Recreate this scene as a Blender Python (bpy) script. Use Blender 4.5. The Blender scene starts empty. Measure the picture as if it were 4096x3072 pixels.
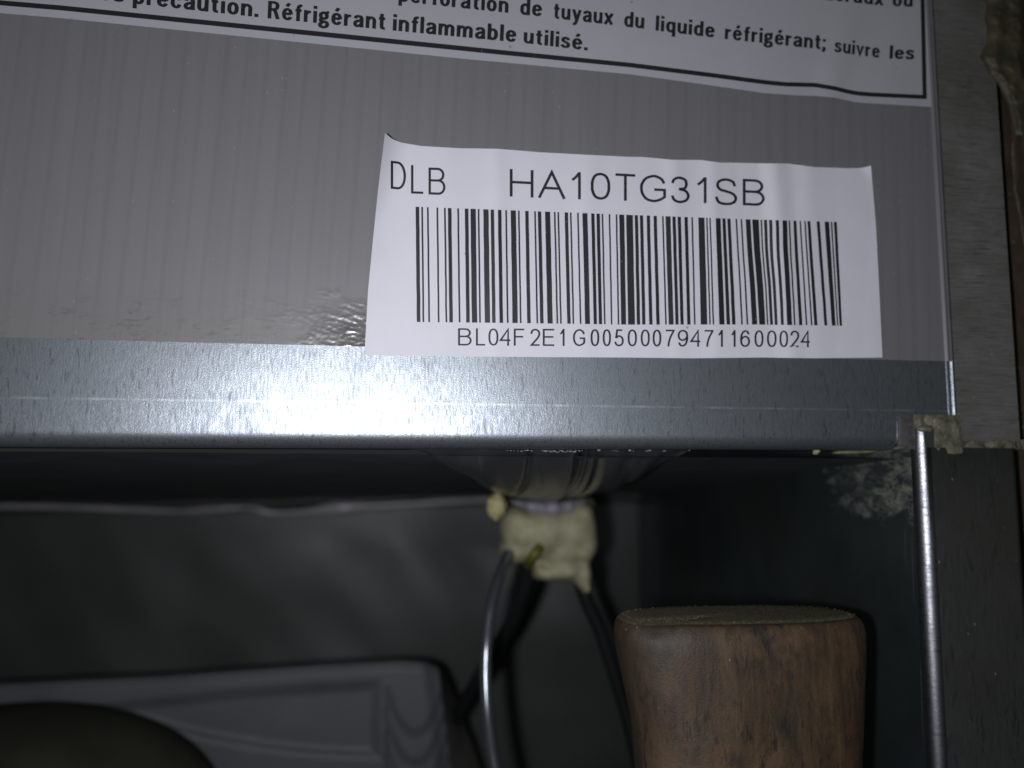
import bpy, math, random
from mathutils import Vector, Matrix, noise
random.seed(7)
S = bpy.context.scene
# ------------------------------------------------------------------ camera
F = 3200.0
CAM = Vector((0.0, -0.17, 0.0))
ROT = (Matrix.Rotation(math.radians(-8.27124), 3, 'Z') @ Matrix.Rotation(math.radians(96.53888), 3, 'X')
       @ Matrix.Rotation(math.radians(0.33738), 3, 'Z'))
cam = bpy.data.cameras.new('camera'); camo = bpy.data.objects.new('camera', cam)
S.collection.objects.link(camo); S.camera = camo
camo.matrix_world = Matrix.Translation(CAM) @ ROT.to_4x4()
cam.sensor_width = 5.6; cam.lens = 5.6*F/4096; cam.clip_start = 0.004; cam.clip_end = 5
cam.dof.use_dof = True; cam.dof.focus_distance = 0.171; cam.dof.aperture_fstop = 1.15
# ------------------------------------------------------------------ world and the phone's flash
W = bpy.data.worlds.new('World'); S.world = W; W.use_nodes = True
bg = W.node_tree.nodes['Background']; bg.inputs[0].default_value = (.85, 1, .9, 1); bg.inputs[1].default_value = 0.022
ld = bpy.data.lights.new('phone_flash', 'AREA'); ld.shape = 'DISK'; ld.size = 0.008; ld.energy = 0.30
ld.color = (0.93, 0.95, 1.0)
lo = bpy.data.objects.new('phone_flash', ld); S.collection.objects.link(lo)
lo.matrix_world = Matrix.Translation(CAM + Vector((-0.017, 0.0, -0.005))) @ ROT.to_4x4()
S.view_settings.view_transform = 'Standard'; S.view_settings.look = 'None'
S.view_settings.exposure = 0; S.view_settings.gamma = 1
S.cycles.max_bounces = 6; S.cycles.sample_clamp_indirect = 3

def P(px, py, Y=0.0):
    """point at depth Y (metres behind the rear panel's face) seen at a place of the 4096 x 3072 photograph"""
    d = ROT @ Vector(((px-2048)/F, -(py-1536)/F, -1.0))
    return CAM + d*((Y-CAM.y)/d.y)
# ------------------------------------------------------------------ helpers
COL = S.collection
def mesh(name, V, Fc, mat=None, smooth=True, parent=None, mats=None, fm=None):
    me = bpy.data.meshes.new(name); me.from_pydata([tuple(v) for v in V], [], Fc)
    if mats:
        for m in mats: me.materials.append(m)
        for p, i in zip(me.polygons, fm): p.material_index = i
    elif mat: me.materials.append(mat)
    for p in me.polygons: p.use_smooth = smooth
    me.update()
    o = bpy.data.objects.new(name, me); COL.objects.link(o)
    if parent:
        o.parent = parent
        b = parent
        off = Vector((0, 0, 0))
        while b: off += b.location; b = b.parent
        o.location = -off
    return o
def tag(o, label=None, cat=None, group=None, kind=None):
    for k, v in (('label', label), ('category', cat), ('group', group), ('kind', kind)):
        if v: o[k] = v
    return o
def empty(name, loc, label, cat, group=None):
    o = bpy.data.objects.new(name, None); COL.objects.link(o); o.location = loc; o.empty_display_size = .01
    return tag(o, label, cat, group)
def grid(fn, nu, nv, close_u=False):
    V = [fn(i/nu, j/nv) for j in range(nv+1) for i in range(nu+1)]
    n = nu+1
    Fc = [(j*n+i, j*n+i+1, (j+1)*n+i+1, (j+1)*n+i) for j in range(nv) for i in range(nu)]
    return V, Fc
def box(a, b):
    x0, y0, z0 = a; x1, y1, z1 = b
    V = [(x, y, z) for x in (x0, x1) for y in (y0, y1) for z in (z0, z1)]
    return V, [(0,1,3,2),(4,6,7,5),(0,4,5,1),(2,3,7,6),(0,2,6,4),(1,5,7,3)]
def extrude_x(prof, x0, x1, n=1):
    """profile = list of (y, z0, z1) ends at left and right; returns a sheet swept from x0 to x1"""
    m = len(prof)
    V = []
    for i in range(n+1):
        t = i/n
        for (y, za, zb) in prof: V.append((x0+(x1-x0)*t, y, za+(zb-za)*t))
    Fc = [(i*m+j, i*m+j+1, (i+1)*m+j+1, (i+1)*m+j) for i in range(n) for j in range(m-1)]
    return V, Fc
def cr(pts, n=6, closed=False):
    """Catmull-Rom through points of any dimension"""
    p = [Vector(q) for q in pts]; out = []
    N = len(p)
    rng = range(N if closed else N-1)
    for i in rng:
        a = p[(i-1) % N] if (closed or i > 0) else p[0]*2-p[1]
        b = p[i]; c = p[(i+1) % N]
        d = p[(i+2) % N] if (closed or i+2 < N) else p[-1]*2-p[-2]
        for k in range(n):
            t = k/n
            out.append(.5*((2*b)+(c-a)*t+(2*a-5*b+4*c-d)*t*t+(3*b-a-3*c+d)*t**3))
    if not closed: out.append(p[-1])
    return out
def tube(pts, r, seg=14, caps=True):
    pts = [Vector(p) for p in pts]; V = []; Fc = []
    up = Vector((0, 1, 0.01))
    for i, p in enumerate(pts):
        t = (pts[min(i+1, len(pts)-1)]-pts[max(i-1, 0)]).normalized()
        u = t.cross(up).normalized(); v = t.cross(u)
        rr = r(i/(len(pts)-1)) if callable(r) else r
        for k in range(seg):
            a = 2*math.pi*k/seg
            V.append(p+u*math.cos(a)*rr+v*math.sin(a)*rr)
    for i in range(len(pts)-1):
        for k in range(seg):
            Fc.append((i*seg+k, i*seg+(k+1) % seg, (i+1)*seg+(k+1) % seg, (i+1)*seg+k))
    if caps:
        Fc.append(tuple(range(seg))); Fc.append(tuple(range((len(pts)-1)*seg+seg-1, (len(pts)-1)*seg-1, -1)))
    return V, Fc
def lerp_pts(pts, x):
    if x <= pts[0][0]:
        a, b = pts[0], pts[1]
    elif x >= pts[-1][0]:
        a, b = pts[-2], pts[-1]
    else:
        for a, b in zip(pts, pts[1:]):
            if x <= b[0]: break
    return a[1]+(b[1]-a[1])*(x-a[0])/(b[0]-a[0])
def smooth01(t):
    t = max(0, min(1, t)); return t*t*(3-2*t)
def fbm(v, sc, o=3):
    return noise.fractal(Vector(v)*sc, 1.0, 2.0, o)
# ------------------------------------------------------------------ materials
class NT:
    def __init__(s, name):
        s.m = bpy.data.materials.new(name); s.m.use_nodes = True
        s.t = s.m.node_tree; s.b = s.t.nodes['Principled BSDF']
        s.co = s.t.nodes.new('ShaderNodeTexCoord').outputs['Object']
    def n(s, typ, **kw):
        nd = s.t.nodes.new(typ)
        for k, v in kw.items():
            if isinstance(k, str) and hasattr(nd, k): setattr(nd, k, v)
        return nd
    def link(s, a, b): s.t.links.new(a, b)
    def put(s, sock, v):
        if isinstance(v, (int, float)): sock.default_value = v
        elif isinstance(v, tuple): sock.default_value = v if len(v) == 4 or sock.type == 'VECTOR' else v+(1,)
        else: s.link(v, sock)
    def mapping(s, scale, loc=(0,0,0), rot=(0,0,0), co=None):
        m = s.n('ShaderNodeMapping'); s.link(co or s.co, m.inputs[0])
        m.inputs['Scale'].default_value = scale; m.inputs['Location'].default_value = loc; m.inputs['Rotation'].default_value = rot
        return m.outputs[0]
    def noise(s, scale=1, detail=3, rough=.55, co=None, dist=0):
        nd = s.n('ShaderNodeTexNoise'); s.link(co or s.co, nd.inputs['Vector'])
        nd.inputs['Scale'].default_value = scale; nd.inputs['Detail'].default_value = detail
        nd.inputs['Roughness'].default_value = rough; nd.inputs['Distortion'].default_value = dist
        return nd.outputs['Fac']
    def vor(s, scale=1, co=None, out='Distance'):
        nd = s.n('ShaderNodeTexVoronoi'); s.link(co or s.co, nd.inputs['Vector']); nd.inputs['Scale'].default_value = scale
        return nd.outputs[out]
    def ramp(s, fac, a, b, va=0.0, vb=1.0, smooth=False):
        r = s.n('ShaderNodeMapRange'); r.clamp = True
        if smooth: r.interpolation_type = 'SMOOTHSTEP'
        s.put(r.inputs[0], fac)
        for i, v in zip((1, 2, 3, 4), (a, b, va, vb)): r.inputs[i].default_value = v
        return r.outputs[0]
    def math(s, op, a, b=0.0, c=None):
        m = s.n('ShaderNodeMath'); m.operation = op; s.put(m.inputs[0], a); s.put(m.inputs[1], b)
        if c is not None: s.put(m.inputs[2], c)
        return m.outputs[0]
    def mix(s, fac, a, b):
        m = s.n('ShaderNodeMix'); m.data_type = 'RGBA'
        s.put(m.inputs[0], fac); s.put(m.inputs[6], a); s.put(m.inputs[7], b)
        return m.outputs[2]
    def sep(s, co=None):
        x = s.n('ShaderNodeSeparateXYZ'); s.link(co or s.co, x.inputs[0]); return x.outputs
    def bump(s, h, dist, strength=1.0, normal=None):
        b = s.n('ShaderNodeBump'); s.put(b.inputs['Height'], h)
        b.inputs['Distance'].default_value = dist; b.inputs['Strength'].default_value = strength
        if normal: s.link(normal, b.inputs['Normal'])
        return b.outputs[0]
    def set(s, **kw):
        names = dict(color='Base Color', rough='Roughness', metal='Metallic', normal='Normal', spec='Specular IOR Level',
                     alpha='Alpha', trans='Transmission Weight', sheen='Sheen Weight', coat='Coat Weight', coatr='Coat Roughness',
                     sss='Subsurface Weight', aniso='Anisotropic')
        for k, v in kw.items(): s.put(s.b.inputs[names[k]], v)
        return s.m
def specks(t, base, col=(.45, .45, .43), density=.035, scale=700):
    """fine pale dust and lint"""
    wv = t.mapping((1, 1.0, .55)); v = t.vor(scale*1.6, wv); c = t.vor(scale*1.6, wv, out='Color')
    sp = t.sep(c)
    m = t.math('MULTIPLY', t.ramp(v, .08, .26, 1, 0), t.ramp(sp[0], 1-density, 1-density*.3))
    return t.mix(t.math('MULTIPLY', m, .7), base, col)

def galvanised(name, lo_, hi_, rough, along='Z', scale=1.0, metal=1.0, brown=0.0, bumpd=.00004):
    t = NT(name)
    sc = (2600*scale, 2600*scale, 420*scale) if along == 'Z' else (300*scale, 1500*scale, 3600*scale)
    a = t.noise(1, 4, .6, t.mapping(sc))
    b = t.noise(90, 3, .5)
    c = t.noise(3600, 3, .7)
    f = t.ramp(t.math('ADD', t.math('MULTIPLY', a, .6), t.math('MULTIPLY', c, .4)), .38, .62)
    col = t.mix(f, lo_, hi_)
    col = t.mix(t.ramp(b, .35, .7, 0, .35), col, tuple(x*.7 for x in lo_))
    fk = t.noise(1, 3, .7, t.mapping(tuple(x*.55 for x in sc)), .3)
    col = t.mix(t.ramp(fk, .58, .66, 0, .55), col, tuple(x*.45 for x in lo_))
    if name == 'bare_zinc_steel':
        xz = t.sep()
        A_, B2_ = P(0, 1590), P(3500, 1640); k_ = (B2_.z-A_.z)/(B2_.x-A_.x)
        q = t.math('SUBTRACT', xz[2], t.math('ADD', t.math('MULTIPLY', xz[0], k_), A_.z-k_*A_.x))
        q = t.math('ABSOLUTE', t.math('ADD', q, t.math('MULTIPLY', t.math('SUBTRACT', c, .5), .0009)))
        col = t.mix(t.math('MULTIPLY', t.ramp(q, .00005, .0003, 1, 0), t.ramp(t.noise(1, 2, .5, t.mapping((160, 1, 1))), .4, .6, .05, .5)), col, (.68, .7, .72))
    if brown: col = t.mix(t.ramp(t.noise(38, 4, .6), .4, .65, 0, brown), col, (.07, .058, .042))
    col = specks(t, col)
    r = t.math('ADD', t.ramp(a, .3, .7, rough+.06, rough-.06), t.ramp(b, .3, .7, -.03, .03))
    return t.set(color=col, metal=metal, rough=r, normal=t.bump(c, bumpd*1.0, .9, t.bump(a, bumpd*.5, .6)))

M = {}
M['zinc'] = galvanised('bare_zinc_steel', (.22, .245, .275), (.45, .48, .525), .41, metal=.86, bumpd=.000045)
M['zinc_side'] = galvanised('brushed_dark_zinc', (.17, .17, .16), (.28, .28, .262), .5, 'X', .8, .35, .45, .00003)
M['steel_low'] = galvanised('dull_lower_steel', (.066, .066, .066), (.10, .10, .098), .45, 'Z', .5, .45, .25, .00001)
# grey protective film on the panel
def film():
    t = NT('grey_plastic_film')
    s1 = t.noise(1, 3, .6, t.mapping((330, 1, 4)))
    s2 = t.noise(1, 2, .5, t.mapping((1100, 1, 10)))
    n = t.noise(2600, 2, .6)
    xyz = t.sep()
    col = t.mix(t.ramp(s1, .3, .7, .0, 1), (.176, .170, .182), (.196, .190, .201))
    sx_ = t.math('ADD', xyz[0], t.math('ADD', t.math('MULTIPLY', xyz[2], -.045), t.math('MULTIPLY', t.noise(1, 2, .5, t.mapping((60, 1, 3))), .003)))
    rib = t.ramp(t.math('SINE', t.math('MULTIPLY', sx_, 2*math.pi/.0041)), .55, 1.0, 0, 1, True)
    col = t.mix(t.math('MULTIPLY', rib, .11), col, (.10, .098, .105))
    # grime and scuffs just above the lower edge
    near0 = t.ramp(xyz[0], .035, -.01, 0, 1, True)
    low = t.math('MULTIPLY', t.ramp(xyz[2], .0275, .040, 1, 0, True), near0)
    g = t.noise(1, 5, .75, t.mapping((260, 1, 700), (0, 0, 0), (0, .25, 0)), 1.2)
    cl = t.noise(1, 2, .5, t.mapping((120, 1, 160)))
    scuff = t.math('MULTIPLY', t.math('MULTIPLY', t.ramp(g, .52, .64), low), t.ramp(cl, .44, .56))
    col = t.mix(t.math('MULTIPLY', scuff, .7), col, (.065, .05, .03))
    col = t.mix(t.math('MULTIPLY', low, .35), col, (.17, .155, .13))
    col = specks(t, col, (.3, .3, .32), .03, 800)
    w = t.noise(1, 5, .75, t.mapping((650, 300, 1500)), .8)
    near = t.ramp(xyz[0], -.026, -.006, 0, 1, True)
    wr2 = t.math('MULTIPLY', t.math('MULTIPLY', w, low), near)
    h1 = t.bump(n, .000012, .6)
    h2 = t.bump(s2, .00003, .5, h1)
    h3 = t.bump(s1, .00003, .4, h2)
    h4 = h3
    r = t.math('SUBTRACT', t.ramp(s1, .3, .7, .47, .41), t.math('MULTIPLY', t.math('MULTIPLY', low, near), .24))
    return t.set(color=col, metal=t.math('ADD', .05, t.math('MULTIPLY', t.math('MULTIPLY', low, near), .3)), rough=r, spec=.6, normal=h4)
M['film'] = film()
def paper(name, c, rough, spots=0.0):
    t = NT(name)
    n = t.noise(160, 3, .5)
    col = t.mix(n, c, tuple(x*.93 for x in c))
    f = t.noise(5000, 2, .6)
    col = t.mix(t.ramp(f, .4, .6, 0, .06), col, (.5, .5, .5))
    if spots:
        v = t.vor(420); sp = t.sep(t.vor(420, out='Color'))
        m = t.math('MULTIPLY', t.ramp(v, .08, .16, 1, 0), t.ramp(sp[0], 1-spots, 1-spots+.01))
        col = t.mix(t.math('MULTIPLY', m, .6), col, (.12, .11, .09))
    return t.set(color=col, rough=rough, spec=.4, normal=t.bump(f, .000006, .5))
M['paper'] = paper('white_thermal_paper', (.71, .70, .765), .6, .012)
M['vinyl'] = paper('satin_white_vinyl', (.43, .42, .465), .5, .02)
def ink(name, c, rough):
    t = NT(name)
    f = t.noise(2500, 2, .6)
    v = t.vor(1500); sp = t.sep(t.vor(1500, out='Color'))
    m = t.math('MULTIPLY', t.ramp(v, .1, .2, 1, 0), t.ramp(sp[0], .985, .99))
    return t.set(color=t.mix(t.math('MULTIPLY', m, .6), t.mix(f, c, tuple(x*1.7 for x in c)), (.4, .4, .42)), rough=rough)
M['ink'] = ink('black_thermal_print', (.012, .013, .016), .55)
M['ink_warn'] = ink('black_vinyl_print', (.014, .013, .016), .5)
def foam(name, a, b, sc=500, bd=.0004):
    t = NT(name)
    n = t.noise(sc, 5, .6); v = t.vor(sc*2.4)
    col = t.mix(t.ramp(n, .35, .65), a, b)
    col = specks(t, col, (.6, .58, .5), .05, 900)
    return t.set(color=col, rough=.6, spec=.4, normal=t.bump(t.math('ADD', n, t.math('MULTIPLY', v, .5)), bd, .7))
M['foam'] = foam('cured_cream_foam', (.29, .27, .165), (.39, .365, .24), 200, .0002)
M['foam_yellow'] = foam('yellow_foam', (.36, .33, .15), (.5, .46, .24), 160, .0002)
M['foam_dirty'] = foam('dirty_foam', (.08, .077, .055), (.185, .178, .13), 420, .0002)
M['foam_rust'] = foam('rust_stained_foam', (.034, .034, .026), (.085, .068, .038), 150, .0003)
M['rust'] = foam('brown_rough_plaster', (.045, .033, .022), (.085, .06, .042), 130, .0005)
def plain(name, c, rough, metal=0.0, spec=.5, bsc=900, bd=.00005, var=.25):
    t = NT(name)
    n = t.noise(bsc, 3, .55); l = t.noise(60, 3, .5)
    col = t.mix(t.ramp(l, .3, .7), tuple(x*(1-var) for x in c), tuple(x*(1+var) for x in c))
    return t.set(color=col, rough=rough, metal=metal, spec=spec, normal=t.bump(n, bd, .5))
M['cable'] = plain('black_cable_rubber', (.010, .012, .012), .45, bd=.00002)
M['cable_grey'] = plain('glossy_grey_cable', (.20, .21, .23), .24, .75, spec=.9, bd=.000005)
M['earth'] = plain('yellow_green_wire', (.12, .125, .012), .5)
M['box'] = plain('grey_moulded_plastic', (.098, .102, .11), .55, var=.1)
M['dome'] = plain('dark_olive_paint', (.030, .030, .021), .8, spec=.2)
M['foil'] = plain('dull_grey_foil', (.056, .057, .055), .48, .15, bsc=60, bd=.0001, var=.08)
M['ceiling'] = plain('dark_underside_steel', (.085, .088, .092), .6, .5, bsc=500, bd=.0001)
M['tape'] = plain('white_tape', (.30, .285, .33), .4)
M['sheet'] = plain('grey_thin_plastic_sheet', (.065, .065, .07), .28, 0, .9, bsc=300, bd=.00003, var=.15)
M['floor'] = plain('dark_floor', (.05, .045, .04), .8)
def sidewall():
    t = NT('dark_inner_steel')
    xyz = t.sep()
    n = t.noise(45, 4, .6); f = t.noise(1, 3, .6, t.mapping((500, 60, 900)))
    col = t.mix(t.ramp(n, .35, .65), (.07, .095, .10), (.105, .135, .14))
    col = t.mix(t.ramp(t.noise(18, 2, .5), .45, .7, 0, .45), col, (.10, .095, .07))
    # foam smear near the upper front corner of the wall: ragged patch
    dy = t.math('DIVIDE', t.math('SUBTRACT', xyz[1], .015), .023)
    dz = t.math('DIVIDE', t.math('SUBTRACT', xyz[2], .002), .0125)
    d = t.math('SQRT', t.math('ADD', t.math('MULTIPLY', dy, dy), t.math('MULTIPLY', dz, dz)))
    wn = t.noise(190, 5, .7, t.mapping((1, .45, 1)), .4)
    e = t.math('ADD', d, t.math('MULTIPLY', t.math('SUBTRACT', wn, .5), 2.2))
    mask = t.ramp(e, .75, 1.15, 1, 0, True)
    mott = t.noise(330, 5, .7, t.mapping((1, .4, 1)), .6)
    m2 = t.math('MULTIPLY', mask, t.ramp(mott, .40, .62, .1, 1))
    col = t.mix(t.math('MULTIPLY', m2, .85), col, (.22, .215, .17))
    for cy, z0_, z1_ in ((.0052, -.030, -.012), (.0078, -.022, -.010), (.0035, -.060, -.040)):
        q = t.math('ABSOLUTE', t.math('SUBTRACT', t.math('ADD', xyz[1], t.math('MULTIPLY', xyz[2], .03)), cy-.0006))
        ln = t.math('MULTIPLY', t.ramp(q, .00005, .00022, 1, 0), t.math('MULTIPLY', t.ramp(xyz[2], z0_, z0_+.004), t.ramp(xyz[2], z1_-.004, z1_, 1, 0)))
        col = t.mix(t.math('MULTIPLY', ln, .5), col, (.4, .4, .4))
    met = t.math('SUBTRACT', .8, t.math('MULTIPLY', m2, .75))
    sc = t.noise(1, 2, .5, t.mapping((900, 900, 25)))
    return t.set(color=col, metal=met, rough=t.math('ADD', .38, t.math('MULTIPLY', m2, .35)),
                 normal=t.bump(m2, .00035, 1, t.bump(f, .00004, .6)))
M['sidewall'] = sidewall()
def wood():
    t = NT('old_brown_wood')
    g = t.noise(1, 5, .7, t.mapping((520, 520, 60)), .5)
    b = t.noise(1, 6, .72, t.mapping((130, 130, 70)), .7)
    p = t.noise(1, 3, .65, t.mapping((1000, 1000, 240)))
    pm = t.noise(60, 3, .6)
    pc = t.noise(1, 5, .7, t.mapping((170, 170, 62), (0, 0, 0), (0, .45, 0)), 1.2)
    fine = t.noise(2400, 3, .6)
    col = t.mix(t.ramp(g, .33, .68), (.048, .029, .016), (.108, .067, .035))
    col = t.mix(t.ramp(b, .42, .60, 0, .75), col, (.026, .019, .015))
    col = t.mix(t.ramp(t.noise(55, 3, .6), .52, .68, 0, .6), col, (.16, .092, .043))
    col = t.mix(t.ramp(t.noise(80, 3, .6, t.mapping((1, 1, .8), (.3, 0, 0))), .56, .68, 0, .5), col, (.10, .038, .02))
    col = t.mix(t.math('MULTIPLY', t.ramp(p, .55, .64, 0, .85), t.ramp(pm, .38, .55)), col, (.016, .012, .01))
    col = t.mix(t.ramp(pc, .60, .69, 0, .7), col, (.018, .014, .014))
    x = t.sep()[0]
    col = t.mix(t.math('MULTIPLY', t.ramp(t.math('ADD', x, t.math('MULTIPLY', b, .03)), .060, .080, 1, 0, True), .5), col, (.038, .030, .024))  # shading of the block's left side, painted into the wood colour
    col = t.mix(t.ramp(fine, .35, .7, 0, .3), col, (.02, .016, .014))
    xyz = t.sep()
    cx, cy, cz = P(2590, 2485, -.011)
    dx = t.math('DIVIDE', t.math('SUBTRACT', xyz[0], cx), .0052); dz = t.math('DIVIDE', t.math('SUBTRACT', xyz[2], cz-.0), .0016)
    dd = t.math('ADD', t.math('MULTIPLY', dx, dx), t.math('MULTIPLY', dz, dz))
    dd = t.math('ADD', dd, t.math('MULTIPLY', t.math('SUBTRACT', t.noise(700, 3, .6), .5), 1.2))
    col = t.mix(t.ramp(dd, .7, 1.1, .8, 0), col, t.mix(fine, (.10, .068, .04), (.2, .14, .09)))
    col = specks(t, col, (.4, .36, .3), .02, 700)
    h = t.math('ADD', t.math('MULTIPLY', g, .4), t.math('MULTIPLY', fine, .5))
    return t.set(color=col, rough=t.ramp(g, .3, .7, .5, .65), spec=.4, normal=t.bump(h, .00022, .9))
M['wood'] = wood()
def felt():
    t = NT('dusty_felt')
    n = t.noise(1, 3, .7, t.mapping((1600, 1600, 1600)))
    l = t.noise(100, 3, .6)
    col = t.mix(t.ramp(n, .35, .65), (.035, .032, .015), (.15, .135, .065))
    col = t.mix(t.ramp(l, .4, .7, 0, .5), col, (.06, .048, .025))
    return t.set(color=col, rough=.95, sheen=.05, spec=.1, normal=t.bump(n, .0004, 1))
M['felt'] = felt()
M['fuzz'] = plain('felt_fibres', (.13, .115, .055), .8)
M['wood_chip'] = plain('bare_chipped_wood', (.27, .19, .12), .8, bsc=700, bd=.0003)

# ================================================================== THE REFRIGERATOR SHELL
fridge = empty('refrigerator', (0, .11, -.165), 'bare galvanised steel rear of a refrigerator above its open compressor bay', 'refrigerator')
XL = -.16
zb_l, zb_r = P(0, 1738).z, P(3600, 1760).z
x0, x3 = P(0, 1738).x, P(3600, 1760).x
def zline(pa, pb):
    A, B = P(*pa), P(*pb)
    k = (B.z-A.z)/(B.x-A.x)
    return lambda x: A.z+k*(x-A.x)
zbend = zline((0, 1714), (3600, 1738))     # where the face starts to curl under
R_B = .0035
zcrease = zline((0, 1590), (3500, 1640))
xNl, xNr = P(3590, 1700).x, P(3822, 1600).x
zN = P(3600, 1655).z
xR = P(3786, 1540).x                        # crease before the folded edge
zT = .16
def panel_profile(x, top):
    z0 = zbend(x)
    zc = zcrease(x)
    pr = [(0, top, top), (0, zc+.0004, zc+.0004), (.00001, zc, zc)]
    tl = (zc-z0)*.035
    for k in range(0, 11):
        a = math.radians(90*k/10)
        pr.append((tl+R_B*(1-math.cos(a)), z0-R_B*math.sin(a), z0-R_B*math.sin(a)))
    pr.append((.009, z0-R_B-.0001, z0-R_B-.0001)); pr.append((.0092, z0-R_B+.0012, z0-R_B+.0012))
    return pr
def face(x0, x1, top):
    a = panel_profile(x0, top); b = panel_profile(x1, top); n = 24
    # even crease along the whole width
    prof = [(p[0], p[1], q[1]) for p, q in zip(a, b)]
    return extrude_x(prof, x0, x1, n)
V1, F1 = face(XL, xNl, zT)
# part of the panel above the notch, and thickness of the sheet at the notch
V2, F2 = [(xNl, 0, zT), (xNl, 0, zN), (xR, 0, zN), (xR, 0, zT),
          (xNl, .0008, zN), (xR, .0008, zN), (xNl, .0008, zbend(xNl)-R_B), (xNl, 0, zbend(xNl)-.0005)], \
         [(0, 1, 2, 3), (1, 4, 5, 2), (1, 7, 6, 4)]
o = len(V1)
V3 = [V2[0], V2[1], V2[2], V2[3]]+[V2[1], V2[4], V2[5], V2[2]]+[V2[1], V2[7], V2[6], V2[4]]
rp = mesh('rear_panel', V1+V3, F1+[(o, o+1, o+2, o+3), (o+4, o+5, o+6, o+7), (o+8, o+9, o+10, o+11)], M['zinc'], True, fridge)
for q in rp.data.polygons[len(F1):]: q.use_smooth = False
# folded right edge strip: shallow channel with a bright raised hem
prof = [(xR, .0), (xR+.0003, -.00018), (xR+.0006, -.00022), (xR+.0009, -.0001), (xR+.0012, .0003), (xNr-.0008, .0003), (xNr-.0005, -.0001), (xNr-.0002, -.00025), (xNr, -.00005), (xNr+.0001, .0012)]
def shear(z): return (z-P(3822, 1600).z)*-.0   # the edge runs plumb
V = [(x, y, z) for z in (zT, zN) for x, y in prof]; m = len(prof)
mesh('folded_edge', V, [(j, j+1, m+j+1, m+j) for j in range(m-1)], M['zinc'], True, fridge)
# protective film, laid on the panel face
zfilm = zline((0, 1350), (3800, 1446))
xF = P(3795, 1440).x
xs = [XL+.003*i for i in range(200) if XL+.003*i < -.054]+[-.054+.00025*i for i in range(208)]+[-.002+.004*i for i in range(60) if -.002+.004*i < xR-.0012]
xs += [xR-.0008+.00015*i for i in range(60) if xR-.0008+.00015*i < xF+.0006]
zv = [0, .0001]+[.00025*i for i in range(1, 56)]+[.0155+.008*i for i in range(20)]
V = []
for k, dz in enumerate(zv):
    for x in xs:
        zb = zfilm(x)+.00004*noise.noise(Vector((x*60, 0, 0)))
        z = min(zb+dz, zT-.002)
        y = -.00025
        m_ = (smooth01((x+.0235)/.015)+.35*smooth01((x+.053)/.03)*max(0, noise.noise(Vector((x*200, 4, z*350)))+.1)*2)*smooth01((.012-dz+.004*noise.noise(Vector((x*300, 1, z*300))))/.006)*smooth01((-.0022-x)/.002)
        if m_ > 0:
            a = noise.noise(Vector((x*420, 3, z*1300+x*300)))+.8*noise.noise(Vector((x*1300, 8, z*2600+x*400)))
            y -= m_*(.00006+.00008*a)
        e = x-xR
        if e > -.0003: y -= .00022*smooth01((e+.0003)/.0003)
        y -= .00022*math.exp(-((e-.0003)/.00022)**2)+.00016*math.exp(-((x-xF+.0004)/.0002)**2)
        V.append((x, y, z))
nx = len(xs)
Fc = [(q*nx+i, q*nx+i+1, (q+1)*nx+i+1, (q+1)*nx+i) for q in range(len(zv)-1) for i in range(nx-1)]
n = len(V)
V += [V[i] for i in range(nx)]+[(V[i][0], -.00002, V[i][2]) for i in range(nx)]
Fc += [(n+i, n+nx+i, n+nx+i+1, n+i+1) for i in range(nx-1)]
mesh('protective_film', V, Fc, M['film'], True, fridge)
# ceiling of the compressor bay
zcb = lambda x: P(0, 2018, .2255).z+(P(1900, 1988, .2255).z-P(0, 2018, .2255).z)*(x-P(0, 2018, .2255).x)/(P(1900, 1988, .2255).x-P(0, 2018, .2255).x)
zc_back = zcb(0)
XW = P(3690, 1900).x                        # inner face of the right wall
V, Fc = grid(lambda u, v: (XL-.15+(XW+.001-XL+.15)*u, .0085+.2165*v, (zbend(XL)-R_B)+(zcb(XL-.15+(XW+.001-XL+.15)*u)-zbend(XL)+R_B)*v+.0004*fbm((u*3, v*2, 0), 1)), 40, 20)
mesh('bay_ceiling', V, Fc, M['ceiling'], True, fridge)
# back wall of the bay, dented, with a rolled top lip
def bw(u, v):
    x = -.34+(XW+.34)*u
    zt = zcb(x)-.0005
    wv = .0022*noise.noise(Vector((x*22, 0, 3)))+.0011*noise.noise(Vector((x*60, 2, 3)))
    if v < .06:  # rolled lip
        a = math.pi*(v/.06)
        return (x, .222-.0045*math.sin(a)-.001, zt+wv+.0022*math.cos(a))
    z = zt-.0015+wv*(1-min(1, (v-.06)*6))-(v-.06)/.94*.17
    d = .0036*noise.noise(Vector((x*15, 0, z*15)))+.0012*noise.noise(Vector((x*34+z*22, 1, z*26)))
    return (x, .2215+d*min(1, (v-.06)*8), z)
V, Fc = grid(bw, 220, 90)
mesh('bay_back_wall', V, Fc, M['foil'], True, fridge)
M['lip'] = plain('foil_edge_highlight', (.36, .35, .365), .4, .2)  # highlight along the bent lip, put into a paler colour than the foil
lip_t = [(-1200,2040),(0,2026),(400,2034),(700,2044),(900,2034),(1000,2032),(1080,2050),(1200,2048),(1320,2034),(1450,2026),(1600,2018),(1800,2006),(1960,1998)]
lipw = [P(q[0], q[1], .2145) for q in cr(lip_t, 9)]
mesh('foil_lip', *tube(lipw, lambda t: .0013+.0020*math.exp(-((t-.70)/.05)**2)+.0006*noise.noise(Vector((t*14, 1, 2))), 10), M['lip'], True, fridge)
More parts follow.
